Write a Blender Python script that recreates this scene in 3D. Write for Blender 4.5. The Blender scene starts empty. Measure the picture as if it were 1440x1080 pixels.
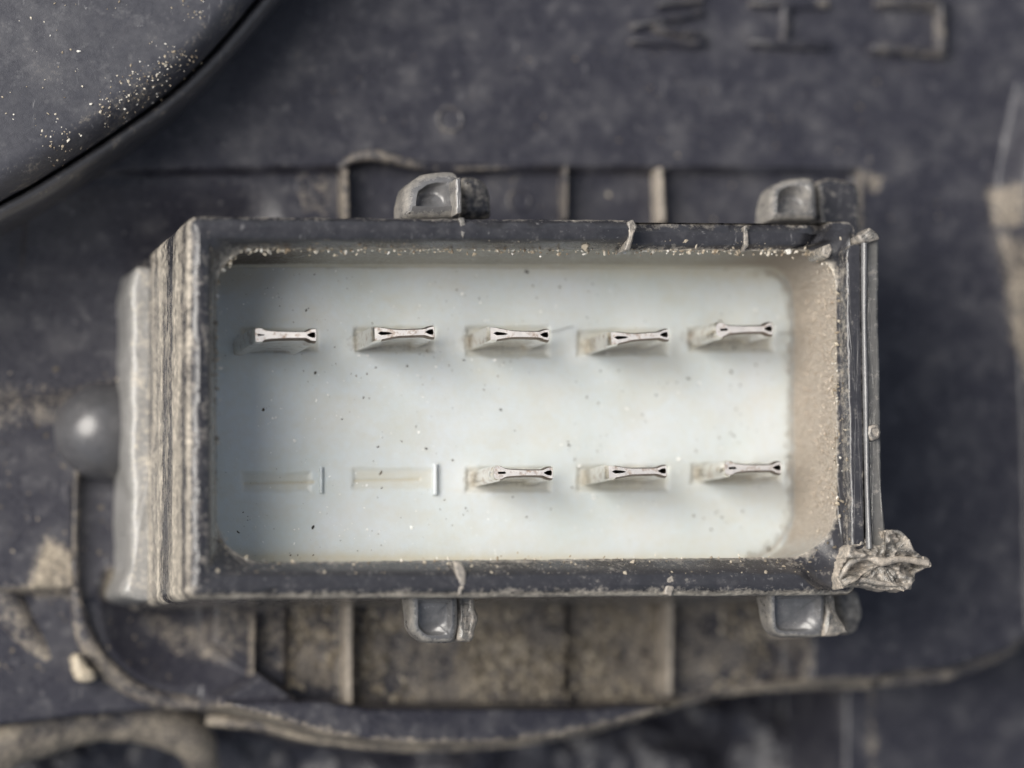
import bpy, math, random
import numpy as np
from mathutils import Matrix, Vector
from mathutils.geometry import tessellate_polygon

random.seed(7)
rng = np.random.default_rng(7)
scene = bpy.context.scene
col = scene.collection
MM = 0.001                                   # meshes are modelled in millimetres, roots scaled to metres

# ------------------------------------------------------------------ camera
W, H, F = 1440.0, 1080.0, 4500.0             # photograph pixels, focal length in pixels
NADIR = (-400.0, 950.0)                      # where the connector's axis vanishes
zc = np.array([W/2-NADIR[0], NADIR[1]-H/2, F]); zc /= np.linalg.norm(zc)
xc = np.array([1.0, 0, 0]) - zc[0]*zc; xc /= np.linalg.norm(xc)
yc = np.cross(zc, xc)
ROT = np.array([xc, yc, zc])                 # camera space -> world
DIST = 137.0
CAM = np.array([0, 0, 9.0]) + DIST*(ROT @ np.array([0, 0, 1.0]))
cd = bpy.data.cameras.new('camera'); cam = bpy.data.objects.new('camera', cd); col.objects.link(cam)
cd.sensor_width = 36; cd.lens = F/W*36; cd.clip_start = 0.005; cd.clip_end = 10
m4 = Matrix.Identity(4)
for i in range(3):
    for j in range(3): m4[i][j] = ROT[i, j]
    m4[i][3] = CAM[i]*MM
cam.matrix_world = m4
cd.dof.use_dof = True; cd.dof.focus_distance = (DIST-1.6)*MM; cd.dof.aperture_fstop = 24
scene.camera = cam

# ------------------------------------------------------------------ light
SUN_EL, SUN_AZ = 45.0, 168.0                 # degrees; azimuth from +x towards +y
world = bpy.data.worlds.new('World'); scene.world = world; world.use_nodes = True
wn = world.node_tree.nodes; wl = world.node_tree.links
sky = wn.new('ShaderNodeTexSky'); sky.sky_type = 'NISHITA'; sky.sun_disc = False
sky.sun_elevation = math.radians(SUN_EL); sky.sun_rotation = math.radians(90-SUN_AZ)
sky.dust_density = 3.0
bgn = wn['Background']; bgn.inputs['Strength'].default_value = 0.085
hs = wn.new('ShaderNodeHueSaturation'); hs.inputs['Saturation'].default_value = 0.5   # thin overcast
wl.new(sky.outputs['Color'], hs.inputs['Color']); wl.new(hs.outputs['Color'], bgn.inputs['Color'])
sd = bpy.data.lights.new('sun', 'SUN'); sd.energy = 3.3; sd.angle = math.radians(42); sd.color = (1, .955, .88)
sun = bpy.data.objects.new('sun', sd); col.objects.link(sun)
e, a = math.radians(SUN_EL), math.radians(SUN_AZ)
sun.rotation_euler = Vector((math.cos(e)*math.cos(a), math.cos(e)*math.sin(a), math.sin(e))).to_track_quat('Z', 'Y').to_euler()
scene.view_settings.view_transform = 'Standard'; scene.view_settings.look = 'None'
scene.view_settings.gamma = 1; scene.view_settings.exposure = 0.33
scene.render.engine = 'CYCLES'; scene.cycles.use_denoising = True
scene.cycles.max_bounces = 6

# ------------------------------------------------------------------ helpers
def P(px, py, z):
    """pixel of the photograph + height (mm) -> point (mm); works on arrays"""
    px = np.asarray(px, float); py = np.asarray(py, float); z = np.asarray(z, float)
    d = np.stack([px-W/2, -(py-H/2), -F+0*px], -1) @ ROT.T
    t = (z-CAM[2])/d[..., 2]
    return CAM + d*t[..., None]

def _hash(i, j, k, s):
    n = (i*374761393 + j*668265263 + k*2147483647 + s*1274126177) & 0xffffffff
    n = ((n ^ (n >> 13))*1103515245) & 0xffffffff
    n = ((n ^ (n >> 16))*668265263) & 0xffffffff
    return ((n ^ (n >> 15)) & 0xffff)/65535.0
def vnoise(x, y, z=0.0, s=0):
    x, y, z = np.broadcast_arrays(np.asarray(x, float), np.asarray(y, float), np.asarray(z, float))
    xi, yi, zi = [np.floor(q).astype(np.int64) for q in (x, y, z)]
    u, v, w = x-xi, y-yi, z-zi
    u, v, w = [q*q*(3-2*q) for q in (u, v, w)]
    r = 0
    for dx in (0, 1):
        for dy in (0, 1):
            for dz in (0, 1):
                r = r + _hash(xi+dx, yi+dy, zi+dz, s)*(u if dx else 1-u)*(v if dy else 1-v)*(w if dz else 1-w)
    return r
def fbm(x, y, z=0.0, s=0, o=4):
    r, amp, t = 0, 0.5, 0
    x = np.asarray(x, float); y = np.asarray(y, float); z = np.asarray(z, float)
    for k in range(o):
        r = r + amp*vnoise(x*2**k, y*2**k, z*2**k, s+k*17); t += amp; amp *= 0.5
    return r/t
def sstep(a, b, x):
    t = np.clip((x-a)/(b-a), 0, 1); return t*t*(3-2*t)
def sdf_poly(X, Y, pts):
    """signed distance to polygon, negative inside"""
    d = np.full(X.shape, 1e9); inside = np.zeros(X.shape, bool); n = len(pts)
    for i in range(n):
        ax, ay = pts[i][:2]; bx, by = pts[(i+1) % n][:2]
        ex, ey = bx-ax, by-ay; L = ex*ex+ey*ey+1e-12
        t = np.clip(((X-ax)*ex+(Y-ay)*ey)/L, 0, 1)
        d = np.minimum(d, (X-ax-t*ex)**2+(Y-ay-t*ey)**2)
        c = ((ay > Y) != (by > Y)) & (X < (bx-ax)*(Y-ay)/((by-ay) if by != ay else 1e-12)+ax)
        inside ^= c
    d = np.sqrt(d); return np.where(inside, -d, d)
def dist_line(X, Y, pts):
    d = np.full(np.shape(X), 1e9)
    for i in range(len(pts)-1):
        ax, ay = pts[i][:2]; bx, by = pts[i+1][:2]
        ex, ey = bx-ax, by-ay; L = ex*ex+ey*ey+1e-12
        t = np.clip(((X-ax)*ex+(Y-ay)*ey)/L, 0, 1)
        d = np.minimum(d, (X-ax-t*ex)**2+(Y-ay-t*ey)**2)
    return np.sqrt(d)
def smooth_path(pts, n):
    """Catmull-Rom through the points (any dimension)"""
    p = np.array(pts, float); p = np.vstack([2*p[0]-p[1], p, 2*p[-1]-p[-2]]); out = []
    seg = len(p)-3
    for k in range(n):
        t = k/(n-1)*seg; i = min(int(t), seg-1); f = t-i
        a, b, c, d = p[i:i+4]
        out.append(.5*((2*b)+(c-a)*f+(2*a-5*b+4*c-d)*f*f+(3*b-3*c+d-a)*f**3))
    return np.array(out)

def make_mesh(name, V, Fc, mat=None, parent=None, smooth=True, sharp=None, attrs=None, kind=None, top=False):
    me = bpy.data.meshes.new(name)
    V = np.asarray(V, float)
    if isinstance(Fc, np.ndarray):
        n, k = Fc.shape
        me.vertices.add(len(V)); me.vertices.foreach_set('co', V.ravel())
        me.loops.add(n*k); me.loops.foreach_set('vertex_index', Fc.ravel().astype(np.int32))
        me.polygons.add(n); me.polygons.foreach_set('loop_start', np.arange(0, n*k, k, dtype=np.int32))
        me.update(calc_edges=True)
    else:
        me.from_pydata([tuple(v) for v in V], [], Fc)
    me.validate()
    me.polygons.foreach_set('use_smooth', np.full(len(me.polygons), smooth))
    if sharp is not None: me.set_sharp_from_angle(angle=math.radians(sharp))
    for k, v in (attrs or {}).items():
        at = me.attributes.new(k, 'FLOAT', 'POINT'); at.data.foreach_set('value', np.asarray(v, np.float32))
    me.update()
    if mat: me.materials.append(mat)
    o = bpy.data.objects.new(name, me); col.objects.link(o)
    if parent is not None: o.parent = parent
    else: o.scale = (MM, MM, MM)
    if kind: o['kind'] = kind
    return o
def thing(name, label, cat, group=None):
    o = bpy.data.objects.new(name, None); col.objects.link(o); o.scale = (MM, MM, MM)
    o.empty_display_size = 2
    o['label'] = label; o['category'] = cat
    if group: o['group'] = group
    return o
def tag(o, label, cat, group=None):
    o['label'] = label; o['category'] = cat
    if group: o['group'] = group
    return o
def grid_faces(nu, nv, wrap=False):
    i = np.arange(nu if wrap else nu-1); j = np.arange(nv-1)
    I, J = np.meshgrid(i, j, indexing='ij'); I2 = (I+1) % nu
    return np.stack([I*nv+J, I2*nv+J, I2*nv+J+1, I*nv+J+1], -1).reshape(-1, 4)
def loft(rings):
    """rings: (k, n, 3) closed loops -> verts, faces (outside for counter-clockwise loops from bottom to top)"""
    R = np.array(rings); k, n, _ = R.shape
    V = R.reshape(-1, 3); fs = []
    I, J = np.meshgrid(np.arange(k-1), np.arange(n), indexing='ij'); J2 = (J+1) % n
    return V, np.stack([I*n+J, I*n+J2, (I+1)*n+J2, (I+1)*n+J], -1).reshape(-1, 4)
def rrect(corners, r, ns=60, nc=12):
    """rounded quad from 4 corners (TL, BL, BR, TR order keeps it counter-clockwise in the world)"""
    c = np.array(corners, float); out = []
    r = r if hasattr(r, '__len__') else [r]*4
    ent, ext = [], []
    for i in range(4):
        p, a, b = c[i], c[i-1], c[(i+1) % 4]
        ent.append(p+(a-p)/np.linalg.norm(a-p)*r[i]); ext.append(p+(b-p)/np.linalg.norm(b-p)*r[i])
    for i in range(4):
        for k in range(nc):
            t = k/nc; p = c[i]
            # near-circular quarter
            q = (1-t)**3*ent[i]+3*(1-t)**2*t*(ent[i]+(p-ent[i])*.55)+3*(1-t)*t*t*(ext[i]+(p-ext[i])*.55)+t**3*ext[i]
            out.append(q)
        for k in range(ns):
            out.append(ext[i]+(ent[(i+1) % 4]-ext[i])*k/ns)
    return np.array(out)
def offset_ring(R, d):
    """offset a closed xy loop outward by d (mm)"""
    t = np.roll(R, -1, 0)-np.roll(R, 1, 0); t /= np.linalg.norm(t[:, :2], axis=1)[:, None]+1e-9
    n = np.stack([t[:, 1], -t[:, 0], 0*t[:, 0]], -1)
    return R+n*(d if np.isscalar(d) else np.asarray(d)[:, None])
def densify(pts, step):
    p = np.array(pts, float); out = []
    for i in range(len(p)):
        a, b = p[i], p[(i+1) % len(p)]; n = max(1, int(round(np.linalg.norm(b-a)/step)))
        for k in range(n): out.append(a+(b-a)*k/n)
    return np.array(out)
def smooth_loop(p, it=1):
    for _ in range(it): p = .5*p+.25*(np.roll(p, 1, 0)+np.roll(p, -1, 0))
    return p
def chunk(name, poly, ztop, zbot, mat, parent, bevel=.12, rough=.03, step=.18, soft=1, slope=None, rings=5,
          flare=0.0, dust=.3, dust_side=.5, freq=1.6, seed=0, kind=None, top_rough=None, sharp=55, relief=None):
    """moulded piece: photo outline at height ztop, walls straight down to zbot, bevelled worn edges"""
    p = densify(poly, step/.0304)
    p = smooth_loop(p, soft)
    zt = np.full(len(p), ztop) if slope is None else np.array([slope(x, y) for x, y in p])
    T = P(p[:, 0], p[:, 1], zt)
    area = np.sum(T[:, 0]*np.roll(T[:, 1], -1)-np.roll(T[:, 0], -1)*T[:, 1])
    if area < 0: T = T[::-1].copy()
    n1 = fbm(T[:, 0]*freq, T[:, 1]*freq, seed*3.1, s=seed)-.5
    T = offset_ring(T, n1*2*rough)
    cx = T[:, :2].mean(0)
    rs, du = [], []
    zb = zbot
    nside = 5
    for k in range(nside):
        f = k/(nside-1)
        R = offset_ring(T, flare*(1-f)); R[:, 2] = zb+(T[:, 2]-bevel-zb)*f
        R = offset_ring(R, (vnoise(R[:, 0]*2, R[:, 1]*2, R[:, 2]*2, seed)-.5)*rough)
        rs.append(R); du.append(np.full(len(R), dust_side)*(.5+fbm(R[:, 0]*2.5, R[:, 1]*2.5, R[:, 2]*2.5, seed)))
    R = offset_ring(T, -bevel*.3); R[:, 2] -= bevel*.3; rs.append(R); du.append(np.full(len(R), max(dust, dust_side)))
    R = offset_ring(T, -bevel); rs.append(R); du.append(np.full(len(R), dust))
    tr = rough if top_rough is None else top_rough
    base = R.copy()
    for k in range(1, rings+1):
        f = 1-k/(rings+.6)
        R = base.copy(); R[:, :2] = cx+(base[:, :2]-cx)*f
        zc_ = base[:, 2].mean(); R[:, 2] = zc_+(base[:, 2]-zc_)*f
        R[:, 2] += (fbm(R[:, 0]*freq, R[:, 1]*freq, 7.7, seed+3)-.5)*2*tr
        if relief is not None: R[:, 2] += relief(R[:, 0], R[:, 1])*min(1, k/2)
        rs.append(R); du.append(np.full(len(R), dust)*(.4+1.2*fbm(R[:, 0]*1.2, R[:, 1]*1.2, 3.3, seed+9)))
    V, Fq = loft(rs); n = len(T)
    Fl = [tuple(f) for f in Fq]
    last = (len(rs)-1)*n
    V = np.vstack([V, V[last:].mean(0)]); ci = len(V)-1
    Fl += [(last+i, last+(i+1) % n, ci) for i in range(n)]
    D = np.concatenate(du+[[dust]])
    return make_mesh(name, V, Fl, mat, parent, sharp=sharp, attrs={'dust': np.clip(D, 0, 1)}, kind=kind)
def tube(name, pts, rad, mat, parent, n=60, seg=14, flat=1.0, dust=.3, rough=.0, seed=0, kind=None, dustfn=None):
    """bead along a path of (px, py, z); rad in mm (number or list along the path)"""
    pth = smooth_path([list(P(x, y, z)) for x, y, z in pts], n)
    rr = np.interp(np.linspace(0, 1, n), np.linspace(0, 1, len(rad)), rad) if hasattr(rad, '__len__') else np.full(n, rad)
    V, D = [], []
    for i in range(n):
        t = pth[min(i+1, n-1)]-pth[max(i-1, 0)]; t /= np.linalg.norm(t)
        s = np.cross(t, [0, 0, 1]); s /= np.linalg.norm(s)+1e-9; u = np.cross(s, t)
        for k in range(seg):
            an = 2*math.pi*k/seg
            q = pth[i]+rr[i]*(math.cos(an)*s+flat*math.sin(an)*u)
            V.append(q)
    V = np.array(V)
    if rough:
        c = np.repeat(pth, seg, 0); d = V-c
        V = c+d*(1+rough*2*(fbm(V[:, 0]*1.3, V[:, 1]*1.3, V[:, 2]*1.3, seed)-.5))[:, None]
    D = dust*(.3+1.4*fbm(V[:, 0]*.9, V[:, 1]*.9, V[:, 2]*.9, seed+5))
    I, J = np.meshgrid(np.arange(n-1), np.arange(seg), indexing='ij'); J2 = (J+1) % seg
    Fq = [tuple(f) for f in np.stack([I*seg+J, (I+1)*seg+J, (I+1)*seg+J2, I*seg+J2], -1).reshape(-1, 4)]
    Fq.append(tuple(range(seg))); Fq.append(tuple(range((n-1)*seg+seg-1, (n-1)*seg-1, -1)))
    return make_mesh(name, V, Fq, mat, parent, sharp=60, attrs={'dust': np.clip(D, 0, 1)}, kind=kind)
ICO = None
def grains(name, C, S, mat, parent=None, kind='stuff', flat=.6, seed=0, jag=.35):
    """many irregular crumbs in one mesh: centres C (n,3), radii S (n,)"""
    t = (1+5**.5)/2
    iv = np.array([(-1, t, 0), (1, t, 0), (-1, -t, 0), (1, -t, 0), (0, -1, t), (0, 1, t), (0, -1, -t), (0, 1, -t),
                   (t, 0, -1), (t, 0, 1), (-t, 0, -1), (-t, 0, 1)], float)/math.sqrt(1+t*t)
    fi = np.array([(0, 11, 5), (0, 5, 1), (0, 1, 7), (0, 7, 10), (0, 10, 11), (1, 5, 9), (5, 11, 4), (11, 10, 2), (10, 7, 6),
                   (7, 1, 8), (3, 9, 4), (3, 4, 2), (3, 2, 6), (3, 6, 8), (3, 8, 9), (4, 9, 5), (2, 4, 11), (6, 2, 10), (8, 6, 7), (9, 8, 1)])
    r = np.random.default_rng(seed); n = len(C)
    an = r.uniform(0, 6.28, n); st = r.uniform(.6, 1.5, n)
    v = np.repeat(iv[None], n, 0)*(1+jag*r.uniform(-1, 1, (n, 12, 1)))
    v[..., 0] *= st[:, None]; v[..., 1] /= st[:, None]; v[..., 2] *= flat
    x = v[..., 0]*np.cos(an)[:, None]-v[..., 1]*np.sin(an)[:, None]
    y = v[..., 0]*np.sin(an)[:, None]+v[..., 1]*np.cos(an)[:, None]
    v = np.stack([x, y, v[..., 2]], -1)*np.asarray(S)[:, None, None]+np.asarray(C)[:, None, :]
    f = (fi[None]+12*np.arange(n)[:, None, None]).reshape(-1, 3)
    tone = np.repeat(r.uniform(0, 1, n), 12)
    return make_mesh(name, v.reshape(-1, 3), f, mat, parent, smooth=False, attrs={'tone': tone}, kind=kind)

# ------------------------------------------------------------------ materials
class NT:
    def __init__(s, name):
        s.m = bpy.data.materials.new(name); s.m.use_nodes = True
        s.n = s.m.node_tree.nodes; s.l = s.m.node_tree.links; s.b = s.n['Principled BSDF']
        s.co = s.n.new('ShaderNodeTexCoord').outputs['Object']
    def noise(s, scale, detail=4, rough=.55, vec=None, stretch=None):
        if stretch:
            mp = s.n.new('ShaderNodeMapping'); mp.inputs['Scale'].default_value = stretch; s.l.new(vec or s.co, mp.inputs['Vector']); vec = mp.outputs['Vector']
        t = s.n.new('ShaderNodeTexNoise'); t.inputs['Scale'].default_value = scale; t.inputs['Detail'].default_value = detail
        t.inputs['Roughness'].default_value = rough; s.l.new(vec or s.co, t.inputs['Vector']); return t.outputs['Fac']
    def voro(s, scale):
        t = s.n.new('ShaderNodeTexVoronoi'); t.inputs['Scale'].default_value = scale; s.l.new(s.co, t.inputs['Vector']); return t
    def ramp(s, fac, stops):
        r = s.n.new('ShaderNodeValToRGB'); e = r.color_ramp.elements
        while len(e) < len(stops): e.new(.5)
        for q, (p, c) in zip(e, stops): q.position = p; q.color = (*c, 1) if len(c) == 3 else c
        s.l.new(fac, r.inputs['Fac']); return r.outputs['Color']
    def rng(s, v, a, b, c=0., d=1.):
        r = s.n.new('ShaderNodeMapRange'); r.clamp = True
        for k, x in zip(('From Min', 'From Max', 'To Min', 'To Max'), (a, b, c, d)): r.inputs[k].default_value = x
        s.l.new(v, r.inputs['Value']); return r.outputs['Result']
    def math(s, op, a, b=None):
        r = s.n.new('ShaderNodeMath'); r.operation = op
        for k, x in enumerate((a, b)):
            if x is None: continue
            if isinstance(x, (int, float)): r.inputs[k].default_value = x
            else: s.l.new(x, r.inputs[k])
        return r.outputs[0]
    def mix(s, f, a, b):
        r = s.n.new('ShaderNodeMix'); r.data_type = 'RGBA'
        for k, x in ((0, f), (6, a), (7, b)):
            if isinstance(x, (int, float)): r.inputs[k].default_value = x
            elif isinstance(x, tuple): r.inputs[k].default_value = (*x, 1)
            else: s.l.new(x, r.inputs[k])
        return r.outputs[2]
    def attr(s, name):
        t = s.n.new('ShaderNodeAttribute'); t.attribute_name = name; return t.outputs['Fac']
    def set(s, **k):
        for q, v in k.items():
            i = s.b.inputs[q.replace('_', ' ')]
            if hasattr(v, 'is_linked'): s.l.new(v, i)
            else: i.default_value = (*v, 1) if isinstance(v, tuple) and len(v) == 3 and i.type == 'RGBA' else v
    def bump(s, h, dist, strength=1.0, prev=None):
        b = s.n.new('ShaderNodeBump'); b.inputs['Distance'].default_value = dist*MM; b.inputs['Strength'].default_value = strength
        s.l.new(h, b.inputs['Height'])
        if prev: s.l.new(prev, b.inputs['Normal'])
        s.l.new(b.outputs['Normal'], s.b.inputs['Normal']); return b.outputs['Normal']

def dusty_plastic(name, base=(.045, .045, .051), dustc=(.40, .345, .27), gloss=.42, amount=1.0, haze=.12, speck=.5, coarse=.55, bump=.02, matte=.9, patch=2.0, coat=0.0, clear=0.0, scuff=.45):
    t = NT(name)
    at = t.attr('dust')
    n1 = t.noise(coarse, 3, .62); n2 = t.noise(4.5, 3, .65); n3 = t.noise(19, 3, .7)
    # dust = attribute thresholded by layered noise, so it breaks up into patches
    brk = t.math('ADD', t.math('MULTIPLY', n1, .5), t.math('ADD', t.math('MULTIPLY', n2, .55), t.math('MULTIPLY', n3, .25)))
    d = t.math('ADD', at, t.math('MULTIPLY', t.math('SUBTRACT', brk, .65), patch))
    d = t.rng(d, .25, .95, 0, amount)
    d = t.math('MULTIPLY', d, t.rng(at, 0, .12))
    # thin grey film, smears and odd specks everywhere
    film = t.math('ADD', t.rng(n1, .45, .75, 0, haze), t.rng(t.noise(1.5, 4, .75), .55, .75, 0, haze*1.6))
    v = t.voro(7.0); sp = t.math('MULTIPLY', t.rng(v.outputs['Distance'], .05, .14, 1, 0), t.rng(n1, .5, .6, 0, speck))
    plast = t.ramp(n2, [(.3, tuple(c*.88 for c in base)), (.7, tuple(c*1.12 for c in base))])
    sc = t.math('MAXIMUM', t.rng(t.noise(1.3, 3, .7, stretch=(3.2, .5, 2.5)), .66, .74, 0, scuff), t.rng(t.noise(2.4, 4, .75), .665, .72, 0, scuff))
    plast = t.mix(t.math('MAXIMUM', t.math('MAXIMUM', film, sp), sc), plast, (.36, .355, .36))
    dc = t.ramp(t.math('ADD', t.math('MULTIPLY', n2, .7), t.math('MULTIPLY', n3, .3)), [(.32, tuple(c*.6 for c in dustc)), (.5, dustc), (.68, tuple(min(1, c*1.5) for c in dustc))])
    t.set(Base_Color=t.mix(d, plast, dc))
    ro = t.math('ADD', t.math('ADD', t.math('MULTIPLY', d, .6), t.math('MULTIPLY', film, matte)), t.rng(n2, .3, .7, gloss-.06, gloss+.08))
    t.set(Roughness=t.math('MINIMUM', ro, .92), Coat_Weight=coat, Coat_Roughness=.2, Transmission_Weight=clear)
    t.bump(t.math('MULTIPLY', n3, t.math('ADD', t.math('MULTIPLY', d, 3), 1)), bump, 1)
    return t.m

M_PANEL = dusty_plastic('panel_plastic', base=(.032, .032, .043), haze=.12, speck=.7, gloss=.3, bump=.012, matte=.6)
M_SHROUD = dusty_plastic('shroud_plastic', base=(.036, .036, .042), gloss=.2, haze=.06, speck=.4, coarse=1.6, coat=.25, dustc=(.56, .505, .425), matte=.5, bump=.01, patch=1.6)
M_GLOSSY = dusty_plastic('glossy_plastic', base=(.07, .07, .076), gloss=.34, coat=.5, haze=.06, speck=.3, coarse=1.2, bump=.004, matte=.3)
M_SCUFF = dusty_plastic('scuffed_plastic', base=(.16, .16, .165), gloss=.15, coat=.7, clear=.2, haze=.26, speck=.6, coarse=1.3, bump=.016, matte=.3, dustc=(.5, .46, .4), patch=1.0)
M_PALE = dusty_plastic('pale_sheen_plastic', base=(.26, .255, .245), coat=.2, gloss=.3, haze=.4, speck=.2, coarse=.8, bump=.004, matte=.3, dustc=(.55, .48, .37))  # wall foot: base colour lightened to carry its reflected sheen
M_CLEAR = dusty_plastic('torn_plastic', base=(.2, .195, .185), gloss=.14, coat=.4, clear=.3, haze=.16, speck=.3, coarse=1.5, matte=.4, dustc=(.58, .51, .43), bump=.008)
M_COVER = dusty_plastic('cover_plastic', base=(.062, .063, .075), gloss=.4, haze=.12, speck=.5, bump=.012)

t = NT('contact_plate_plastic')
st = t.attr('stain'); du = t.attr('dust')
n1 = t.noise(.28, 4); n2 = t.noise(3, 5, .6); n3 = t.noise(9, 4, .75)
c = t.ramp(n1, [(.3, (.56, .615, .625)), (.7, (.61, .65, .68))])
c = t.mix(t.rng(t.math('ADD', st, t.math('MULTIPLY', t.math('SUBTRACT', n2, .5), .5)), .05, 1.0, 0, .75), c, (.52, .44, .27))
dd = t.rng(t.math('ADD', du, t.math('MULTIPLY', t.math('SUBTRACT', t.math('ADD', t.math('MULTIPLY', n2, .5), t.math('MULTIPLY', n3, .5)), .5), 1.1)), .3, .8)
dd = t.math('MULTIPLY', dd, t.rng(du, 0, .15))
c = t.mix(dd, c, t.ramp(n3, [(.36, (.34, .285, .225)), (.5, (.5, .435, .365)), (.62, (.66, .6, .52))]))
gr = t.attr('grime_shade')
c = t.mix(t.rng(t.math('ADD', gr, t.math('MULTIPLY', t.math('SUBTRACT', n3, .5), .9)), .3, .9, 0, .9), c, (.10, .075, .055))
t.set(Base_Color=c, Roughness=t.math('ADD', t.math('MULTIPLY', dd, .5), .38), Subsurface_Weight=.35, Subsurface_Scale=.6*MM, Subsurface_Radius=(1.0, .95, .8))
b = t.bump(n3, .015, 1); t.bump(t.math('MULTIPLY', t.noise(11, 6, .75), dd), .3, 1, b)
M_PLATE = t.m

def metal(name, colr, ro):
    t = NT(name)
    tarn = t.rng(t.noise(2.5, 3, .7), .52, .7)
    t.set(Base_Color=t.mix(tarn, colr, tuple(q*.55*w for q, w in zip(colr, (1.05, .85, .7)))), Metallic=1.0,
          Roughness=t.rng(t.noise(6, 3), .3, .7, ro-.05, ro+.08)); return t.m
M_PIN = metal('tinned_contact', (.88, .84, .78), .17)
M_PINRIM = metal('oxidised_edge_hole_shade', (.16, .12, .09), .4)
M_PINTIP = metal('worn_contact_end', (1.0, .95, .90), .55)

def grain_mat(name, stops, ro=.7):
    t = NT(name); t.set(Base_Color=t.ramp(t.attr('tone'), stops), Roughness=ro); return t.m
M_SAND = grain_mat('sand', [(0, (.2, .15, .1)), (.4, (.42, .36, .27)), (.75, (.62, .57, .48)), (1, (.8, .78, .73))], .6)
M_DIRT = grain_mat('dirt', [(0, (.1, .085, .065)), (.5, (.27, .23, .175)), (1, (.46, .41, .33))], .9)
M_DUSTG = grain_mat('caked_dust', [(0, (.34, .28, .22)), (.5, (.47, .40, .33)), (1, (.62, .55, .47))], .95)
M_DARKF = grain_mat('fibre', [(0, (.1, .08, .06)), (1, (.1, .08, .06))], .6)
M_WHITE = grain_mat('white_specks', [(0, (.75, .75, .73)), (1, (.95, .95, .93))], .35)
M_DARK = grain_mat('dark_specks', [(0, (.02, .018, .015)), (.7, (.08, .065, .05)), (1, (.16, .12, .08))], .8)

# ================================================================== housing panel (background)
housing = thing('housing_panel', 'dusty black moulded plastic housing around the raised connector', 'panel')
step = .125
gx = np.arange(-44, 40, step); gy = np.arange(-30, 31, step)
GX, GY = np.meshgrid(gx, gy, indexing='ij')
Z = np.zeros(GX.shape); D = np.full(GX.shape, .035)
def px2(pts, z): return [tuple(P(x, y, z)[:2]) for x, y in pts]
def region(pts, zref, target, w=.12, round_=0):
    """set the height inside a photographed outline; w = half width of the edge slope (mm)"""
    global Z
    s = sdf_poly(GX, GY, px2(pts, zref))
    m = 1-sstep(-w, w, s)
    Z = Z*(1-m)+target*m if np.isscalar(target) else Z*(1-m)+target*m
    return s
def dustarea(pts, zref, amt, w=1.0):
    global D
    s = sdf_poly(GX, GY, px2(pts, zref)); m = 1-sstep(-w, w, s); D = D*(1-m)+amt*m
def dustline(pts, zref, amt, w=.5):
    global D
    d = dist_line(GX, GY, px2(pts, zref)); D = np.maximum(D, amt*np.exp(-(d/w)**2))
# gently uneven moulding
Z += (fbm(GX*.12, GY*.12, 0, 3)-.5)*.5 + (fbm(GX*.7, GY*.7, 0, 5)-.5)*.06
# recessed field round the connector
region([(40, 244), (490, 236), (520, 222), (560, 228), (640, 236), (1208, 240), (1210, 620), (1120, 960), (250, 990), (40, 600)], 0, -.75, .07)
# lower ground left of the connector, falling away
region([(-700, 330), (330, 330), (330, 860), (-700, 1300)], -3, -3.2, 2.2)
region([(-700, 575), (60, 562), (150, 550), (290, 545), (290, 838), (-700, 838)], -3.4, -3.65, .5)
region([(290, 640), (290, 838), (118, 840), (107, 830), (106, 690), (116, 664), (140, 650)], -3.8, -4.5, .2)
region([(-700, 832), (30, 832), (104, 830), (116, 842), (150, 832), (290, 842), (290, 1120), (-700, 1120)], -4.4, -4.7, .2)
# bowl at lower left
bx, by = px2([(255, 850)], -5)[0]
rr_ = np.hypot((GX-bx), (GY-by))
bm = (rr_ < 4.35) & (GY < by+1.5)
Z = np.where(bm & (rr_ > 0), np.minimum(Z, -6.2+2.0*(rr_/4.35)**2), Z)
# pocket under the connector with its dusty floor
region([(300, 800), (1110, 800), (1108, 955), (980, 985), (800, 992), (494, 992), (400, 975), (350, 940), (300, 905)], -3.2, -3.5, .12)
region([(404, 800), (404, 985), (480, 985), (480, 800)], -3.4, -3.9, .06)
region([(796, 800), (796, 990), (803, 990), (803, 800)], -3.6, -6.0, .05)
region([(803, 800), (803, 990), (935, 990), (935, 800)], -3.6, -4.1, .05)
# below the lip: the drop
lip = [(-700, 1010), (0, 1030), (120, 1015), (300, 1000), (450, 1043), (560, 1053), (650, 1052), (760, 1042), (870, 1016), (980, 983), (1090, 966), (1225, 962)]
region(lip+[(1226, 1600), (-700, 1600)], -4, -13.5+(fbm(GX*.35, GY*.35, 0, 31)-.5)*3, .35)
region([(1228, 958), (1320, 950), (1400, 925), (1450, 890), (1900, 780), (1900, 1700), (1228, 1700)], -2, -7.0, .5)
# right-hand ridge
region([(1442, 120), (1415, 250), (1410, 300), (1440, 400), (1452, 600), (1455, 880), (2000, 780), (2000, 100)], 0, 1.6, .5)
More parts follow.
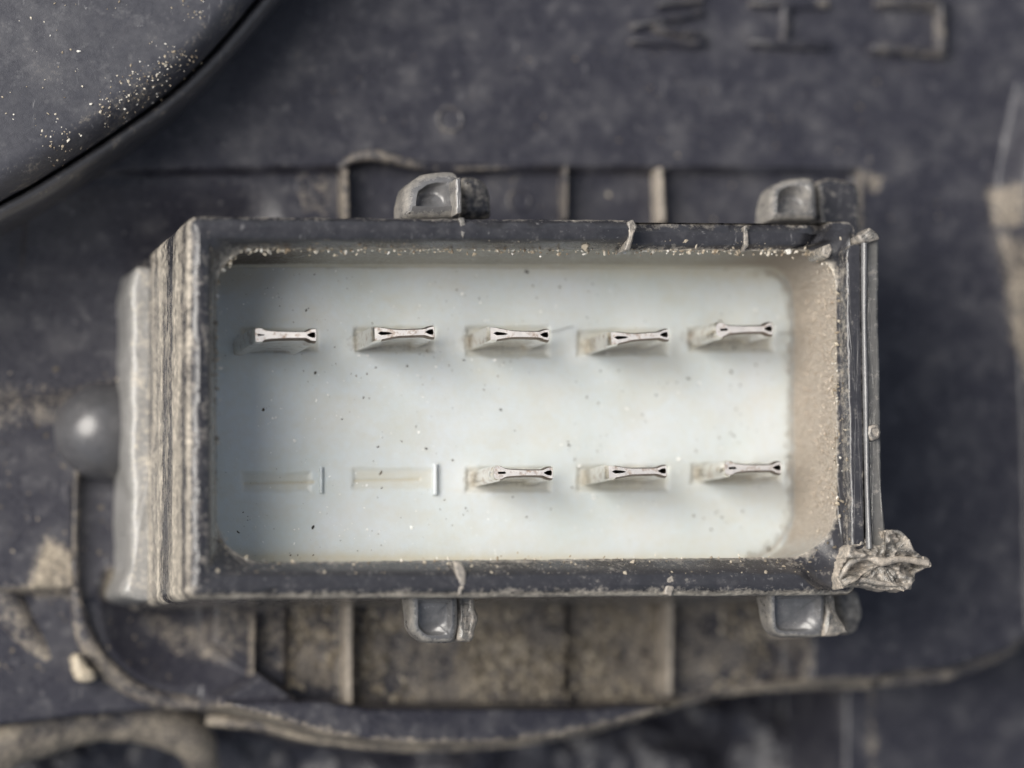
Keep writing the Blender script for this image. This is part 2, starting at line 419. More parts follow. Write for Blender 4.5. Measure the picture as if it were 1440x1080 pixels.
# dust patterns
dustarea([(300, 842), (1110, 836), (1108, 955), (980, 985), (800, 985), (494, 990), (360, 930)], -3.5, .42, .35)
dustarea([(640, 842), (940, 840), (940, 980), (640, 985)], -3.5, .5, .3)
dustarea([(1000, 850), (1110, 845), (1110, 950), (1000, 975)], -3.5, .34, .3)
dustarea([(-300, 545), (160, 535), (165, 600), (60, 600), (-300, 625)], -4, .38, .5)
dustarea([(60, 760), (105, 780), (105, 832), (30, 834)], -5, .85, .35)
dustarea([(150, 800), (240, 800), (250, 850), (140, 840)], -5, .8, .3)
dustarea([(200, 860), (340, 860), (400, 930), (250, 930)], -5, .4, .5)
dustline([(-100, 832), (30, 832), (104, 830)], -5, .6, .3)
dustline([(105, 650), (104, 830)], -5, .4, .2)
dustline([(300, 996), (450, 1037), (560, 1048), (650, 1047), (760, 1036), (870, 1010), (980, 978), (1090, 962), (1225, 958)], -4, .75, .35)
dustline([(1240, 952), (1320, 945), (1400, 918), (1450, 885)], -2, .5, .35)
dustline([(1225, 960), (1227, 1200)], -7, .35, .25)
dustarea([(1385, 260), (1430, 265), (1425, 320), (1395, 320)], 0, .5, .3)
dustarea([(1405, 330), (1450, 360), (1450, 560), (1425, 480)], 0, .6, .4)
dustline([(500, 228), (530, 222), (570, 228)], 0, .4, .2)
dustarea([(420, 240), (470, 240), (465, 300), (430, 300)], 0, .35, .3)
dustarea([(1215, 240), (1240, 250), (1235, 275), (1220, 270)], 0, .6, .2)
D = np.clip(D, 0, 1)
# small lumps in the dusty pocket
Z += np.where(D > .4, (fbm(GX*1.6, GY*1.6, 0, 41, 5)-.5)*.55*D, 0)
V = np.stack([GX, GY, Z], -1).reshape(-1, 3)
make_mesh('panel_face', V, grid_faces(len(gx), len(gy)), M_PANEL, housing, attrs={'dust': D.ravel()})

# ribs that brace the connector, above and below it
for i, (pts, zt, zb, du_) in enumerate([
        ([(482, 236), (490, 236), (492, 310), (484, 310)], .55, -1.5, .5),
        ([(795, 234), (799, 234), (799, 308), (795, 308)], .35, -1.5, .35),
        ([(927, 236), (932, 236), (936, 312), (930, 312)], .6, -1.5, .8),
        ([(488, 846), (496, 846), (496, 992), (488, 988)], -2.2, -5, .95),
        ([(941, 838), (948, 838), (946, 978), (940, 976)], -2.4, -5, .9),
        ([(355, 862), (360, 862), (358, 955), (354, 952)], -2.6, -5, .6),
        ([(1209, 238), (1214, 238), (1214, 322), (1209, 322)], .2, -1.5, .4)]):
    chunk('rib', pts, zt, zb, M_CLEAR if du_ > .7 else M_PANEL, housing, bevel=.06, rough=.025, step=.12, dust=du_, dust_side=du_, seed=20+i, soft=0)
# raised moulded letters lying on their sides at the top
def letter(strokes, seed):
    """strokes: list of (x0,y0,x1,y1,width_px); one joined mesh of bevelled bars"""
    Vs, Fs, Ds, off = [], [], [], 0
    for k, (x0, y0, x1, y1, w) in enumerate(strokes):
        L = math.hypot(x1-x0, y1-y0); nx, ny = -(y1-y0)/L*w/2, (x1-x0)/L*w/2
        zt = .5+.012*k
        a = P(np.array([x0+nx, x1+nx, x1-nx, x0-nx]), np.array([y0+ny, y1+ny, y1-ny, y0-ny]), zt)
        if np.sum(a[:, 0]*np.roll(a[:, 1], -1)-np.roll(a[:, 0], -1)*a[:, 1]) < 0: a = a[::-1]
        a = smooth_loop(np.array([q for i in range(4) for q in np.linspace(a[i], a[(i+1) % 4], 14)[:-1]]), 2)
        base = offset_ring(a, .12); base[:, 2] = -.4
        mid = a.copy(); mid[:, 2] -= .09; top = offset_ring(a, -.09)
        mid = offset_ring(mid, (vnoise(mid[:, 0]*2.5, mid[:, 1]*2.5, 0, seed)-.5)*.08)
        v, f = loft([base, mid, top]); n = len(a)
        Fs += [tuple(q+off) for q in f]+[tuple(off+2*n+i for i in range(n))]
        Vs.append(v); off += len(v)
        Ds.append(.08+.3*vnoise(v[:, 0]*1.1, v[:, 1]*1.1, 0, seed))
    return make_mesh('raised_letter', np.vstack(Vs), Fs, M_PANEL, housing, sharp=50, attrs={'dust': np.concatenate(Ds)})
letter([(888, 57, 992, 60, 11), (990, 50, 922, 38, 10), (890, 36, 990, 14, 11), (925, 6, 990, -2, 9), (888, -22, 992, -19, 11)], 51)['label'] = 'raised letter M lying on its side'
letter([(1058, 3, 1166, 6, 11), (1106, 4, 1106, 60, 10), (1056, 58, 1166, 64, 11)], 52)['label'] = 'raised letter H lying on its side'
letter([(1235, 2, 1335, 5, 11), (1327, 4, 1327, 72, 10), (1228, 66, 1334, 74, 11)], 53)['label'] = 'raised letter U lying on its side'

# ejector mark ring
def ring_mark(px, py, z, r, w, h):
    c = P(px, py, z); n = 48; rs = []
    an = np.linspace(0, 2*math.pi, n, endpoint=False)
    for d, dz in ((-w, -.1), (-w*.4, h), (w*.4, h), (w, -.1)):
        rs.append(np.stack([c[0]+(r+d)*np.cos(an), c[1]+(r+d)*np.sin(an), np.full(n, z+dz)], -1))
    v, f = loft(rs[::-1]); make_mesh('ejector_mark', v, f, M_PANEL, housing, attrs={'dust': np.full(len(v), .2)})
ring_mark(633, 168, .05, .56, .13, .09)
ring_mark(730, 282, -.75, .5, .12, .06)

# smooth dome beside the connector wall
def dome(name, px, py, z, r, hgt, mat, dust=.15):
    c = P(px, py, z); V, D_ = [], []
    n, k = 48, 18
    for j in range(k):
        th = j/(k-1)*math.pi/2
        for i in range(n):
            an = 2*math.pi*i/n
            V.append((c[0]+r*math.cos(th)*math.cos(an), c[1]+r*math.cos(th)*math.sin(an), z+hgt*math.sin(th)))
    Fq = [(j*n+i, j*n+(i+1) % n, (j+1)*n+(i+1) % n, (j+1)*n+i) for j in range(k-1) for i in range(n)]
    return make_mesh(name, V, Fq, mat, housing, attrs={'dust': np.full(len(V), dust)})
dome('round_boss', 145, 606, -3.8, 2.25, 2.2, M_GLOSSY, .02)['label'] = 'shiny smooth dome beside the scratched wall'

# curved beads of the lower-left mouldings
tube('curved_bead', [(108, 640, -3.75), (105, 740, -3.75), (106, 830, -4.0), (122, 900, -4.5), (160, 950, -4.6), (220, 982, -4.7), (300, 992, -4.7)], [.1, .1, .22, .45, .45, .4, .3], M_PANEL, housing, dust=.4, seed=61)
tube('curved_bead', [(-60, 770, -5), (0, 838, -5), (35, 890, -5.2), (80, 940, -5.4), (130, 985, -5.6)], [.9, .9, .8, .6, .4], M_PANEL, housing, dust=.35, seed=62)
tube('arched_flange', [(-60, 1070, -8.5), (0, 1036, -8), (70, 1010, -8), (150, 1000, -8), (220, 1014, -8), (268, 1038, -8.4), (290, 1085, -10)], [1.5, 1.6, 1.6, 1.4, 1.2, 1.0, .7], M_PANEL, housing, dust=.62, seed=63, rough=.15)
tube('lip_bead', [(290, 1012, -5), (380, 1022, -4.6), (450, 1038, -4.4), (560, 1049, -4.2), (650, 1048, -4.2), (760, 1038, -4), (870, 1012, -4), (980, 979, -4), (1090, 963, -4), (1222, 960, -4)], .28, M_PANEL, housing, n=120, dust=.62, seed=64, rough=.3)
tube('lip_bead', [(1236, 956, -2.2), (1320, 948, -2), (1400, 921, -1.8), (1450, 888, -1.6), (1520, 840, -1.5)], .35, M_PANEL, housing, dust=.4, seed=65, rough=.2)
tube('floor_bead', [(497, 988, -3.3), (520, 997, -3.3), (600, 993, -3.3), (700, 988, -3.3), (800, 988, -3.3)], .16, M_PANEL, housing, dust=.4, seed=66, rough=.2)
tube('lip_bead', [(475, 236, .0), (500, 222, .2), (530, 219, .25), (570, 229, .15), (620, 238, .0), (700, 236, -.1), (790, 233, -.1)], [.1, .22, .28, .22, .12, .1, .05], M_PANEL, housing, dust=.35, seed=67, rough=.2)

# crumbs of dirt in the lower pocket
def on_panel(x, y):
    i = np.clip(((x-gx[0])/step).astype(int), 0, len(gx)-1); j = np.clip(((y-gy[0])/step).astype(int), 0, len(gy)-1)
    return Z[i, j]
def scatter_px(n, x0, x1, y0, y1, z, seed):
    r = np.random.default_rng(seed); q = P(r.uniform(x0, x1, n), r.uniform(y0, y1, n), z); q[:, 2] = on_panel(q[:, 0], q[:, 1]); return q, r
q, r = scatter_px(2200, 408, 1110, 848, 985, -3.5, 1)
kp = fbm(q[:, 0]*.5, q[:, 1]*.5, 0, 77) > .46; q = q[kp]
grains('dirt_crumbs', q+[0, 0, .03], np.minimum(r.gamma(2, .045, len(q))+.03, .15), M_DIRT, housing, seed=2)
q, r = scatter_px(260, -100, 1440, 60, 340, 0, 3)
grains('panel_specks', q, r.gamma(1.6, .012, 260)+.01, M_DIRT, housing, seed=4, flat=.4)
q, r = scatter_px(200, -60, 240, 520, 960, -4.5, 5)
grains('panel_specks', q, r.gamma(1.6, .018, 200)+.012, M_DIRT, housing, seed=6, flat=.4)

crumb = chunk('wax_crumb', [(104, 925), (112, 918), (122, 932), (134, 940), (136, 955), (122, 960), (108, 956), (104, 945)], -3.2, -6, M_SAND, None, bevel=.25, rough=.12, step=.12, soft=1, top_rough=.25, freq=2.5, seed=70)
crumb.data.attributes.new('tone', 'FLOAT', 'POINT').data.foreach_set('value', np.full(len(crumb.data.vertices), .45, np.float32))
tag(crumb, 'yellowish lump of dirt stuck on the curved moulding', 'crumb')

# ================================================================== cover in the upper-left corner
cover = thing('cover_flap', 'grey sand-speckled cover with a rounded sloping edge', 'cover')
edge = smooth_path([(-420, 470), (-200, 380), (0, 287), (100, 229), (180, 176), (240, 132), (290, 86), (330, 42), (372, -8), (460, -110), (560, -230)], 220)
def edge_strip(name, prof, zref, mat, parent, dustfn, extra=None):
    E = P(edge[:, 0], edge[:, 1], zref)
    t_ = np.gradient(E[:, :2], axis=0); t_ /= np.linalg.norm(t_, axis=1)[:, None]
    nrm = np.stack([t_[:, 1], -t_[:, 0]], -1)            # towards lower right
    V = []
    for k, (o, z) in enumerate(prof):
        q = E.copy(); q[:, :2] += nrm*o; q[:, 2] = z
        q[:, 2] += (fbm(q[:, 0]*.5, q[:, 1]*.5, k*.2, 81)-.5)*.12
        V.append(q)
    V = np.array(V)                                     # (k, n, 3)
    k, n, _ = V.shape
    Fq = grid_faces(k, n)
    W_ = V.reshape(-1, 3)
    dd = np.repeat([dustfn(o) for o, _ in prof], n)*(.4+1.2*fbm(W_[:, 0]*.8, W_[:, 1]*.8, 0, 83))
    return make_mesh(name, W_, Fq, mat, parent, attrs={'dust': np.clip(dd, 0, 1)})
ztop = 6.4
prof = [(-30, ztop+.6), (-20, ztop+.4), (-10, ztop+.2), (-5, ztop+.1), (-3, ztop+.05), (-2, ztop), (-1.4, ztop-.05)]
for k in range(1, 9):
    an = k/8*math.pi/2; prof.append((-1.4+1.25*math.sin(an), ztop-.05-1.9*(1-math.cos(an))))
prof += [(-.14, ztop-3.2), (-.14, 0)]
prof = sorted(prof, key=lambda p: (p[0], -p[1]))
edge_strip('cover_skin', prof, ztop-1.6, M_COVER, cover, lambda o: .03 if o < -1.2 else .2)
lipp = [(-.12, 0), (-.1, 3.6), (0, 4.2), (.1, 4.4), (.25, 4.45), (.42, 4.3), (.6, 3.9), (.7, 3.2), (.74, 1.5), (.78, -1)]
edge_strip('seam_lip', lipp, ztop-1.6, M_GLOSSY, cover, lambda o: .12)
r = np.random.default_rng(11)
k = r.integers(60, 190, 900); off = -np.abs(r.normal(.9, .5, 900))
E = P(edge[:, 0], edge[:, 1], ztop-1.6); t_ = np.gradient(E[:, :2], axis=0); t_ /= np.linalg.norm(t_, axis=1)[:, None]
nrm = np.stack([t_[:, 1], -t_[:, 0]], -1)
po = np.array([p[0] for p in prof]); pz = np.array([p[1] for p in prof])
q = E[k].copy(); q[:, :2] += nrm[k]*off[:, None]+r.normal(0, .1, (900, 2)); q[:, 2] = np.interp(off, po, pz)
keep = vnoise(q[:, 0]*.6, q[:, 1]*.6, 0, 90) > .42
grains('sand_grains', q[keep], (r.gamma(2, .010, 900)+.011)[keep], M_SAND, cover, seed=12)
n = 420
k = r.integers(40, 200, n); off = -r.uniform(1.2, 14, n)
q = E[k].copy(); q[:, :2] += nrm[k]*off[:, None]; q[:, 2] = np.interp(off, po, pz)+.02
keep = vnoise(q[:, 0]*.4, q[:, 1]*.4, 0, 91) > .4
grains('sand_grains', q[keep], (r.gamma(1.6, .014, n)+.01)[keep], M_SAND, cover, seed=13)

# ================================================================== connector
conn = thing('electrical_connector', 'black rectangular multi-pin socket with pale plate and metal blades', 'connector')
ZR, ZP = 13.0, 6.4                             # rim and contact plate heights
NS, NC = 150, 16
def ring(c, r, z, drop=0.0):
    """corners TL TR BR BL in pixels at height z"""
    q = rrect([c[0], c[3], c[2], c[1]], r, NS, NC)
    return q, P(q[:, 0], q[:, 1], z-drop*sstep(1140, 1176, q[:, 0]))
outer_px, OUT = ring([(263, 304), (1202, 311), (1204, 836), (262, 842)], 14, ZR-.25, .75)
in_px, INN = ring([(304, 350), (1176, 353), (1177, 783), (305, 791)], [58, 66, 75, 52], ZR-1.3, -.35)
mid_px, MID = ring([(296, 336), (1186, 338), (1186, 806), (296, 809)], [10, 14, 20, 10], ZR, .9)
ZRV = ZR-.9*sstep(1140, 1176, outer_px[:, 0])
n = len(OUT)
# broken-down stretch of the upper rail (right of the crack)
top_low = ((outer_px[:, 1] < 330) & (outer_px[:, 0] > 892) & (outer_px[:, 0] < 1168)).astype(float)
rings_, dst = [], []
left = outer_px[:, 0] < 275
right = outer_px[:, 0] > 1180
top = outer_px[:, 1] < 320
bot = outer_px[:, 1] > 825
zs = np.concatenate([np.linspace(-6, 2, 10), np.linspace(2.3, ZR-1.2, 60)])
for z in zs:
    R = OUT.copy(); R[:, 2] = z
    # long shallow gouges run along the left wall
    g = fbm(R[:, 1]*.13, z*1.1, 0, 101, 5)
    g2 = fbm(R[:, 1]*1.2, z*6.5, 0, 102, 4)
    R = offset_ring(R, np.where(left, (g-.5)*.05+(g2-.5)*.035, 0)+.03*(ZR-z)/6)
    R[:, 2] = z
    dl = np.clip(.46+1.2*(g-.45)+.9*(g2-.5), 0, 1)*sstep(ZR-.2, ZR-1.6, z)
    dst.append(np.where(left, dl, np.where(bot, .35, .2)))
    rings_.append(R)
def push(R, dz, dust):
    R = R.copy(); w = fbm(R[:, 0]*1.1, R[:, 1]*1.1, dz*9, 111)-.5
    h = fbm(R[:, 0]*5, R[:, 1]*5, dz*9, 112)-.5
    R[:, 2] += w*.16+h*.06; R = offset_ring(R, h*.07+w*.05)
    rings_.append(R); dst.append(dust*(.35+1.3*fbm(R[:, 0]*.9, R[:, 1]*.9, dz*3, 113)))
low = -1.0*top_low
A = OUT.copy(); A[:, 2] += low-.25; push(A, 0, np.where(bot, .9, .42))
A = offset_ring(OUT, -.06); A[:, 2] += low; push(A, .1, np.where(bot, .8, np.where(left, .7, .36)))  # pale worn edge; on the left the edge highlight is painted in too
A = offset_ring(OUT, -.22-.25*top_low); A[:, 2] = ZRV-.02+low; push(A, .2, np.where(bot, .3, np.where(left, .22, .04)))
B = OUT*.5+MID*.5; B[:, 2] = ZRV+.1+low; push(B, .3, np.where(left, .2, np.where(bot, .08, .03)))
B = OUT*.15+MID*.85; B[:, 2] = ZRV-.02+low*.9; push(B, .4, np.where(left, .25, np.where(bot, .12, .05)))
C_ = MID.copy(); C_[:, 2] = np.maximum(ZRV, ZR-.95)-.12*(ZRV > ZR-.1)+low*.8; push(C_, .5, np.where(bot, .1, .08)+0*n)
C_ = MID*.6+INN*.4; C_[:, 2] = C_[:, 2]+low*.5; push(C_, .6, np.where(bot, .16, .12)+0*n)
C_ = MID*.2+INN*.8; C_[:, 2] = C_[:, 2]+low*.2; push(C_, .7, np.where(bot, .22, .35)+0*n)
push(INN, .8, np.where(top, .95, .6)+0*n)
A = offset_ring(INN, .12); A[:, 2] -= .3; push(A, .9, np.where(top, .7, .5)+0*n)
A = offset_ring(INN, .2); A[:, 2] = ZP-1; rings_.append(A); dst.append(np.full(n, .4))
V, Fq = loft(rings_)
shroud = make_mesh('shroud', V, Fq, M_SHROUD, conn, sharp=48, attrs={'dust': np.clip(np.concatenate(dst), 0, 1)})
shroud['label'] = 'worn black plastic collar with a scratched brown outer side'

# pale insert: upstand wall and floor
wall_rings, wd, wg, ws = [], [], [], []
base = offset_ring(INN, .02)
wz = [(-.16, ZP-.15), (-.12, ZP+.02), (-.07, ZP+.1), (-.03, ZP+.25), (-.01, ZP+.6), (0, ZP+1.2), (.0, ZP+2.2), (.0, ZP+3.2), (.02, ZP+4.2), (.03, ZP+5.0), (.08, ZP+5.25), (.3, ZP+5.3)]
rightw = sstep(1150, 1178, in_px[:, 0])
topw = sstep(420, 360, in_px[:, 1])*(1-rightw); botw = sstep(740, 780, in_px[:, 1])*(1-rightw)
tl = sstep(520, 330, in_px[:, 0])*topw
for o, z in wz:
    R = offset_ring(base, o); R[:, 2] = ZP+(z-ZP)*(1+.06*rightw)
    R[:, 2] += (fbm(R[:, 0], R[:, 1], z, 121)-.5)*.06
    hgt = sstep(ZP-.1, ZP+.5, z)
    wall_rings.append(R)
    wd.append(rightw*(.5+.5*hgt)+(1-rightw)*.14*hgt+.25*topw*hgt+sstep(1000, 1170, in_px[:, 0])*.5*(1-rightw)*hgt)
    wg.append(.75*tl*hgt+.38*topw*hgt); ws.append(topw*.6+botw*.4+.1)  # top wall's shade is put into its colour; brown dirt at its left end
V, Fq = loft(wall_rings)
V2 = V.copy()
PLATE = None
stepp = .06
x0, y0 = INN[:, :2].min(0)-.1; x1, y1 = INN[:, :2].max(0)+.1
px_ = np.arange(x0, x1, stepp); py_ = np.arange(y0, y1, stepp)
PX, PY = np.meshgrid(px_, py_, indexing='ij')
PZ = np.full(PX.shape, ZP)+(fbm(PX*.3, PY*.3, 0, 131)-.5)*.12
ST = np.zeros(PX.shape); DU = np.zeros(PX.shape); GR = np.zeros(PX.shape)
# pins: tip centre px, tilt (px of right end minus left end), style
PINS = [((402, 471), 0, 0), ((569, 468), -3, 1), ((731, 470), 2, 1), ((900, 473), -6, 1), ((1047, 463), -2, 2),
        ((736, 665), 0, 2), ((897, 663), -2, 1), ((1059, 658), -1, 2)]
PIN_H = 3.8
SLOTS = [(340, 448, 462, 494), (498, 612, 460, 496), (655, 772, 459, 502), (812, 940, 463, 500), (968, 1088, 460, 494),
         (655, 775, 657, 692), (812, 940, 655, 690), (972, 1100, 652, 680), (340, 437, 664, 692), (495, 612, 658, 688)]
for k, (a_, b_, c_, d_) in enumerate(SLOTS):
    s = sdf_poly(PX, PY, px2([(a_, c_), (b_, c_), (b_, d_), (a_, d_)], ZP))
    s = s+(fbm(PX*1.5, PY*1.5, 0, 140+k)-.5)*.15
    dep = .16 if k < 8 else .08
    PZ -= dep*(1-sstep(-.16, .08, s)); ST = np.maximum(ST, (1-sstep(-.3, .35, s))*(.6 if k < 8 else .5))
    if k < 8:
        lx, ly = P(a_+8, (c_+d_)/2+4, ZP)[:2]
        GR = np.maximum(GR, np.exp(-(((PX-lx)/.45)**2+((PY-ly)/.28)**2))*(.95 if k in (0, 4) else .55))  # smear at the slot's left end: blade's dark reflection painted in, with dirt
# darker ragged tint round the foot of each blade
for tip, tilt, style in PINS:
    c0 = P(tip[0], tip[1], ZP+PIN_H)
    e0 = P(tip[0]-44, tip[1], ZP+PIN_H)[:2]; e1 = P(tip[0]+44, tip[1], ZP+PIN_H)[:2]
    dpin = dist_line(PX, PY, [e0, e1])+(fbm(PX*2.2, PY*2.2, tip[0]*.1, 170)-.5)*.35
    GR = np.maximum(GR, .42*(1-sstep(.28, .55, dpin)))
# thin scratch lines in the two blank slots
for a_, b_, y_ in ((345, 440, 679), (500, 590, 675)):
    d = dist_line(PX, PY, px2([(a_, y_+1), (b_, y_-1)], ZP)); PZ -= .06*np.exp(-(d/.07)**2); ST = np.maximum(ST, .8*np.exp(-(d/.1)**2))
# dirt creeping in from the cavity edge
sI = -sdf_poly(PX, PY, INN[::3, :2])
ri = P(1120, 560, ZP)[0]; bt = P(700, 785, ZP)[1]; tp = P(700, 376, ZP)[1]; lf = INN[:, 0].min()
edge_n = fbm(PX*1.2, PY*1.2, 0, 151)
brc = P(1105, 765, ZP)
DU = np.maximum(DU, 1.1*np.exp(-np.maximum(0, sI)/.35*np.where(PX > ri-2.5, .9, 3))*(edge_n*1.3))
ST = np.maximum(ST, .75*np.exp(-np.maximum(0, PY-bt)/.35)); ST = np.maximum(ST, .55*np.exp(-np.maximum(0, tp-PY)/.5))
ST = np.maximum(ST, .5*np.exp(-np.maximum(0, sI)/.7)); ST = np.maximum(ST, .16+.13*sstep(.5, .75, fbm(PX*.5, PY*.9, 0, 177)))
tlc = P(315, 380, ZP); ST = np.maximum(ST, .7*np.exp(-(((PX-tlc[0])/3.0)**2+((PY-tlc[1])/1.2)**2)))
nW = len(V); Vp = np.stack([PX, PY, PZ], -1).reshape(-1, 3)
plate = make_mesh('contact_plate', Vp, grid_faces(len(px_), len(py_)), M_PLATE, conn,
                  attrs={'stain': ST.ravel(), 'dust': np.clip(DU, 0, 1).ravel(), 'grime_shade': GR.ravel()})
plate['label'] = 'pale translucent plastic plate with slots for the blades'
wall = make_mesh('insert_wall', V, Fq[:, ::-1].copy(), M_PLATE, plate, sharp=60,
                 attrs={'dust': np.clip(np.concatenate(wd), 0, 1), 'grime_shade': np.clip(np.concatenate(wg), 0, 1), 'stain': np.clip(np.concatenate(ws), 0, 1)})
wall['label'] = 'upright inner wall caked with tan dust on one side'
# narrow raised bars beside the blank slots
for pts in ([(450, 656), (454, 656), (454, 693), (450, 693)], [(610, 652), (615, 652), (615, 696), (610, 696)]):
    chunk('slot_bar', pts, ZP+.22, ZP-.2, M_PLATE, plate, bevel=.05, rough=.01, step=.1, soft=0, dust=0, dust_side=0, seed=160)

# blades: folded sheet seen end-on, pinched in the middle
def bone(style):
    L = 1.36
    hl, hr, hw = (.30, .32, .15) if style == 1 else (.31, .32, .15)
    top_ = []
    if style == 0:
        pts = [(-L, .2), (-L+.06, .33), (-L+.38, .33), (-L+.52, .25), (-.2, .2), (.7, .19), (L-.5, .2), (L-.3, .29), (L-.05, .3), (L, .14)]
    elif style == 1:
        pts = [(-L, .22), (-L+.03, .33), (-L+.3, .32), (-L+.8, .24), (-.2, .195), (.6, .19), (L-.5, .2), (L-.28, .27), (L-.05, .29), (L, .14)]
    else:
        pts = [(-L, .12), (-L+.06, .27), (-L+.22, .36), (-L+.44, .33), (-L+.68, .23), (.0, .185), (.7, .185), (L-.5, .2), (L-.3, .29), (L-.05, .3), (L, .12)]
    up = smooth_path(pts, 34)
    dn = up[::-1]*[1, -1]
    out = np.vstack([up, dn])[::-1]
    if style == 0: slit = [(-L+.16, .05), (-L+.45, .02), (-L+.45, -.02), (-L+.16, -.05)]
    elif style == 1: slit = [(-L+.2, .02), (-L+.35, .09), (-L+.7, .05), (-L+.85, 0), (-L+.7, -.05), (-L+.35, -.07)]
    else: slit = [(-L+.26, .05), (-L+.55, .06), (-L+.62, 0), (-L+.55, -.05), (-L+.26, -.05)]
    eye = [(L-.46, .02), (L-.3, .1), (L-.15, .12), (L-.11, .05), (L-.11, -.05), (L-.15, -.12), (L-.3, -.1), (L-.46, -.02)]
    return out, np.array(slit), np.array(eye)
def make_pin(k, tip, tilt, style, lean=(0, 0)):
    out, slit, eye = bone(style)
    r = np.random.default_rng(200+k)
    zt = ZP+PIN_H+r.uniform(-.08, .08)
    c = P(tip[0], tip[1], zt); an = math.atan2(-tilt, 90.0)
    # the rows run along the picture's horizontal
    ax = P(tip[0]+40, tip[1]+40*tilt/90, zt)-P(tip[0]-40, tip[1]-40*tilt/90, zt); ax = ax[:2]/np.linalg.norm(ax[:2])
    ay = np.array([-ax[1], ax[0]])
    sy = r.uniform(.92, 1.1)
    def place(p, z, ins=0.0, shift=(0, 0)):
        q = p.copy()
        X_ = c[0]+ax[0]*q[:, 0]+ay[0]*q[:, 1]*sy+shift[0]; Y_ = c[1]+ax[1]*q[:, 0]+ay[1]*q[:, 1]*sy+shift[1]
        return np.stack([X_, Y_, np.full(len(q), z)], -1)
    def wsh(z):
        f = (zt-z)/PIN_H; return (lean[0]*f, lean[1]*f)
    R = []
    for z in [ZP-.5]+list(np.linspace(ZP, zt-.34, 10)):
        q = place(out, z, 0, wsh(z)); R.append(q)
    o3 = np.column_stack([out, 0*out[:, 0]]); R.append(place(offset_ring(o3, -.05)[:, :2], zt-.06)); TOP = offset_ring(o3, -.075)[:, :2]; R.append(place(TOP, zt))
    V, Fq = loft(R); n = len(out); Fl = [tuple(f) for f in Fq]; last = (len(R)-1)*n
    me_v = [V]; off = len(V); holes = []
    for h in (slit, eye):
        a_ = place(h, zt); b_ = place(h, zt-1.6); holes.append((off, len(h)))
        me_v += [a_, b_]; m = len(h)
        Fl += [(off+i, off+(i+1) % m, off+m+(i+1) % m, off+m+i) for i in range(m)]
        Fl.append(tuple(off+m+i for i in range(m))); off += 2*m
    pin = make_mesh('terminal_pin', np.vstack(me_v), Fl, M_PIN, conn, sharp=35)
    pin.data.materials.append(M_PINRIM)
    for f_ in pin.data.polygons:
        if len(f_.vertices) == 4 and max(f_.vertices) < len(V) and min(f_.vertices) >= (len(R)-3)*n and np.mean(out[[v_ % n for v_ in f_.vertices], 0]) > -.95: f_.material_index = 1
        if min(f_.vertices) >= len(V): f_.material_index = 1  # slit and eye walls: shade inside the holes given as dark metal
    # cut end of the blade as its own bright worn face
    T = place(TOP, zt)
    loops = [[Vector(v) for v in T], [Vector(v) for v in place(slit, zt)], [Vector(v) for v in place(eye, zt)]]
    tri = tessellate_polygon(loops); allv = [v for l in loops for v in l]
    fl = []
    for t in tri:
        a_, b_, c_ = [allv[i] for i in t]
        nz = (b_-a_).cross(c_-a_).z
        if abs(nz) > 1e-9: fl.append(t if nz > 0 else t[::-1])
    make_mesh('blade_end', np.array([tuple(v) for v in allv]), [tuple(f) for f in fl], M_PINTIP, pin, smooth=False)
    return pin
for k, (tip, tilt, style) in enumerate(PINS):
    make_pin(k, tip, tilt, style, lean=((-.25, -.15) if k == 0 else (0, 0)))

# locking lugs on the outside of the collar
def lug_slope(y0, z0, y1, z1): return lambda x, y: z0+(z1-z0)*(y-y0)/(y1-y0)
def dish(px, py, z, rx, ry, depth):
    c = P(px, py, z)
    return lambda X, Y: -depth*(1-sstep(.55, 1.15, np.sqrt(((X-c[0])/rx)**2+((Y-c[1])/ry)**2)))
def lug(name, pts, *a_, **k_): return chunk(name, pts, *a_, **k_)
lug('locking_lug', [(570, 306), (569, 272), (574, 258), (588, 248), (604, 241), (640, 238), (650, 246), (650, 306)], 9.5, 7.6, M_SCUFF, shroud, bevel=.5, rough=.06, top_rough=.04, dust=.0, dust_side=.55, seed=301, soft=3,
    slope=lambda x, y: 9.3+.7*(y-240)/65, rings=12, relief=dish(610, 292, 9.6, 1.15, 1.25, .8))
lug('locking_lug', [(1084, 310), (1084, 270), (1089, 258), (1106, 252), (1148, 248), (1152, 310)], 9.5, 7.9, M_SCUFF, shroud, bevel=.3, rough=.06, dust=.3, dust_side=.55, seed=302, soft=2,
    slope=lambda x, y: 9.2+1.0*(y-250)/60, rings=12, relief=dish(1120, 296, 9.6, 1.1, 1.15, .9))
lug('locking_lug', [(578, 834), (578, 886), (586, 896), (598, 904), (640, 903), (645, 880), (645, 834)], 10.5, 9.2, M_SCUFF, shroud, bevel=.28, rough=.06, dust=.06, dust_side=.55, seed=303, top_rough=.07, soft=2,
    slope=lambda x, y: 11.2-1.0*(y-834)/70, rings=12, relief=dish(612, 856, 10.8, 1.0, 1.3, .5))
lug('locking_lug', [(1082, 830), (1084, 888), (1094, 895), (1160, 896), (1162, 830)], 10.5, 9.3, M_SCUFF, shroud, bevel=.22, rough=.06, dust=.12, dust_side=.55, seed=304, top_rough=.07, soft=2,
    slope=lambda x, y: 11.2-1.0*(y-830)/66, rings=12, relief=dish(1118, 852, 10.8, 1.3, 1.3, .45))
chunk('lug_edge', [(640, 250), (649, 248), (650, 300), (641, 302)], 10.7, 8.5, M_SCUFF, shroud, bevel=.1, rough=.03, step=.08, dust=.0, dust_side=.5, seed=311)
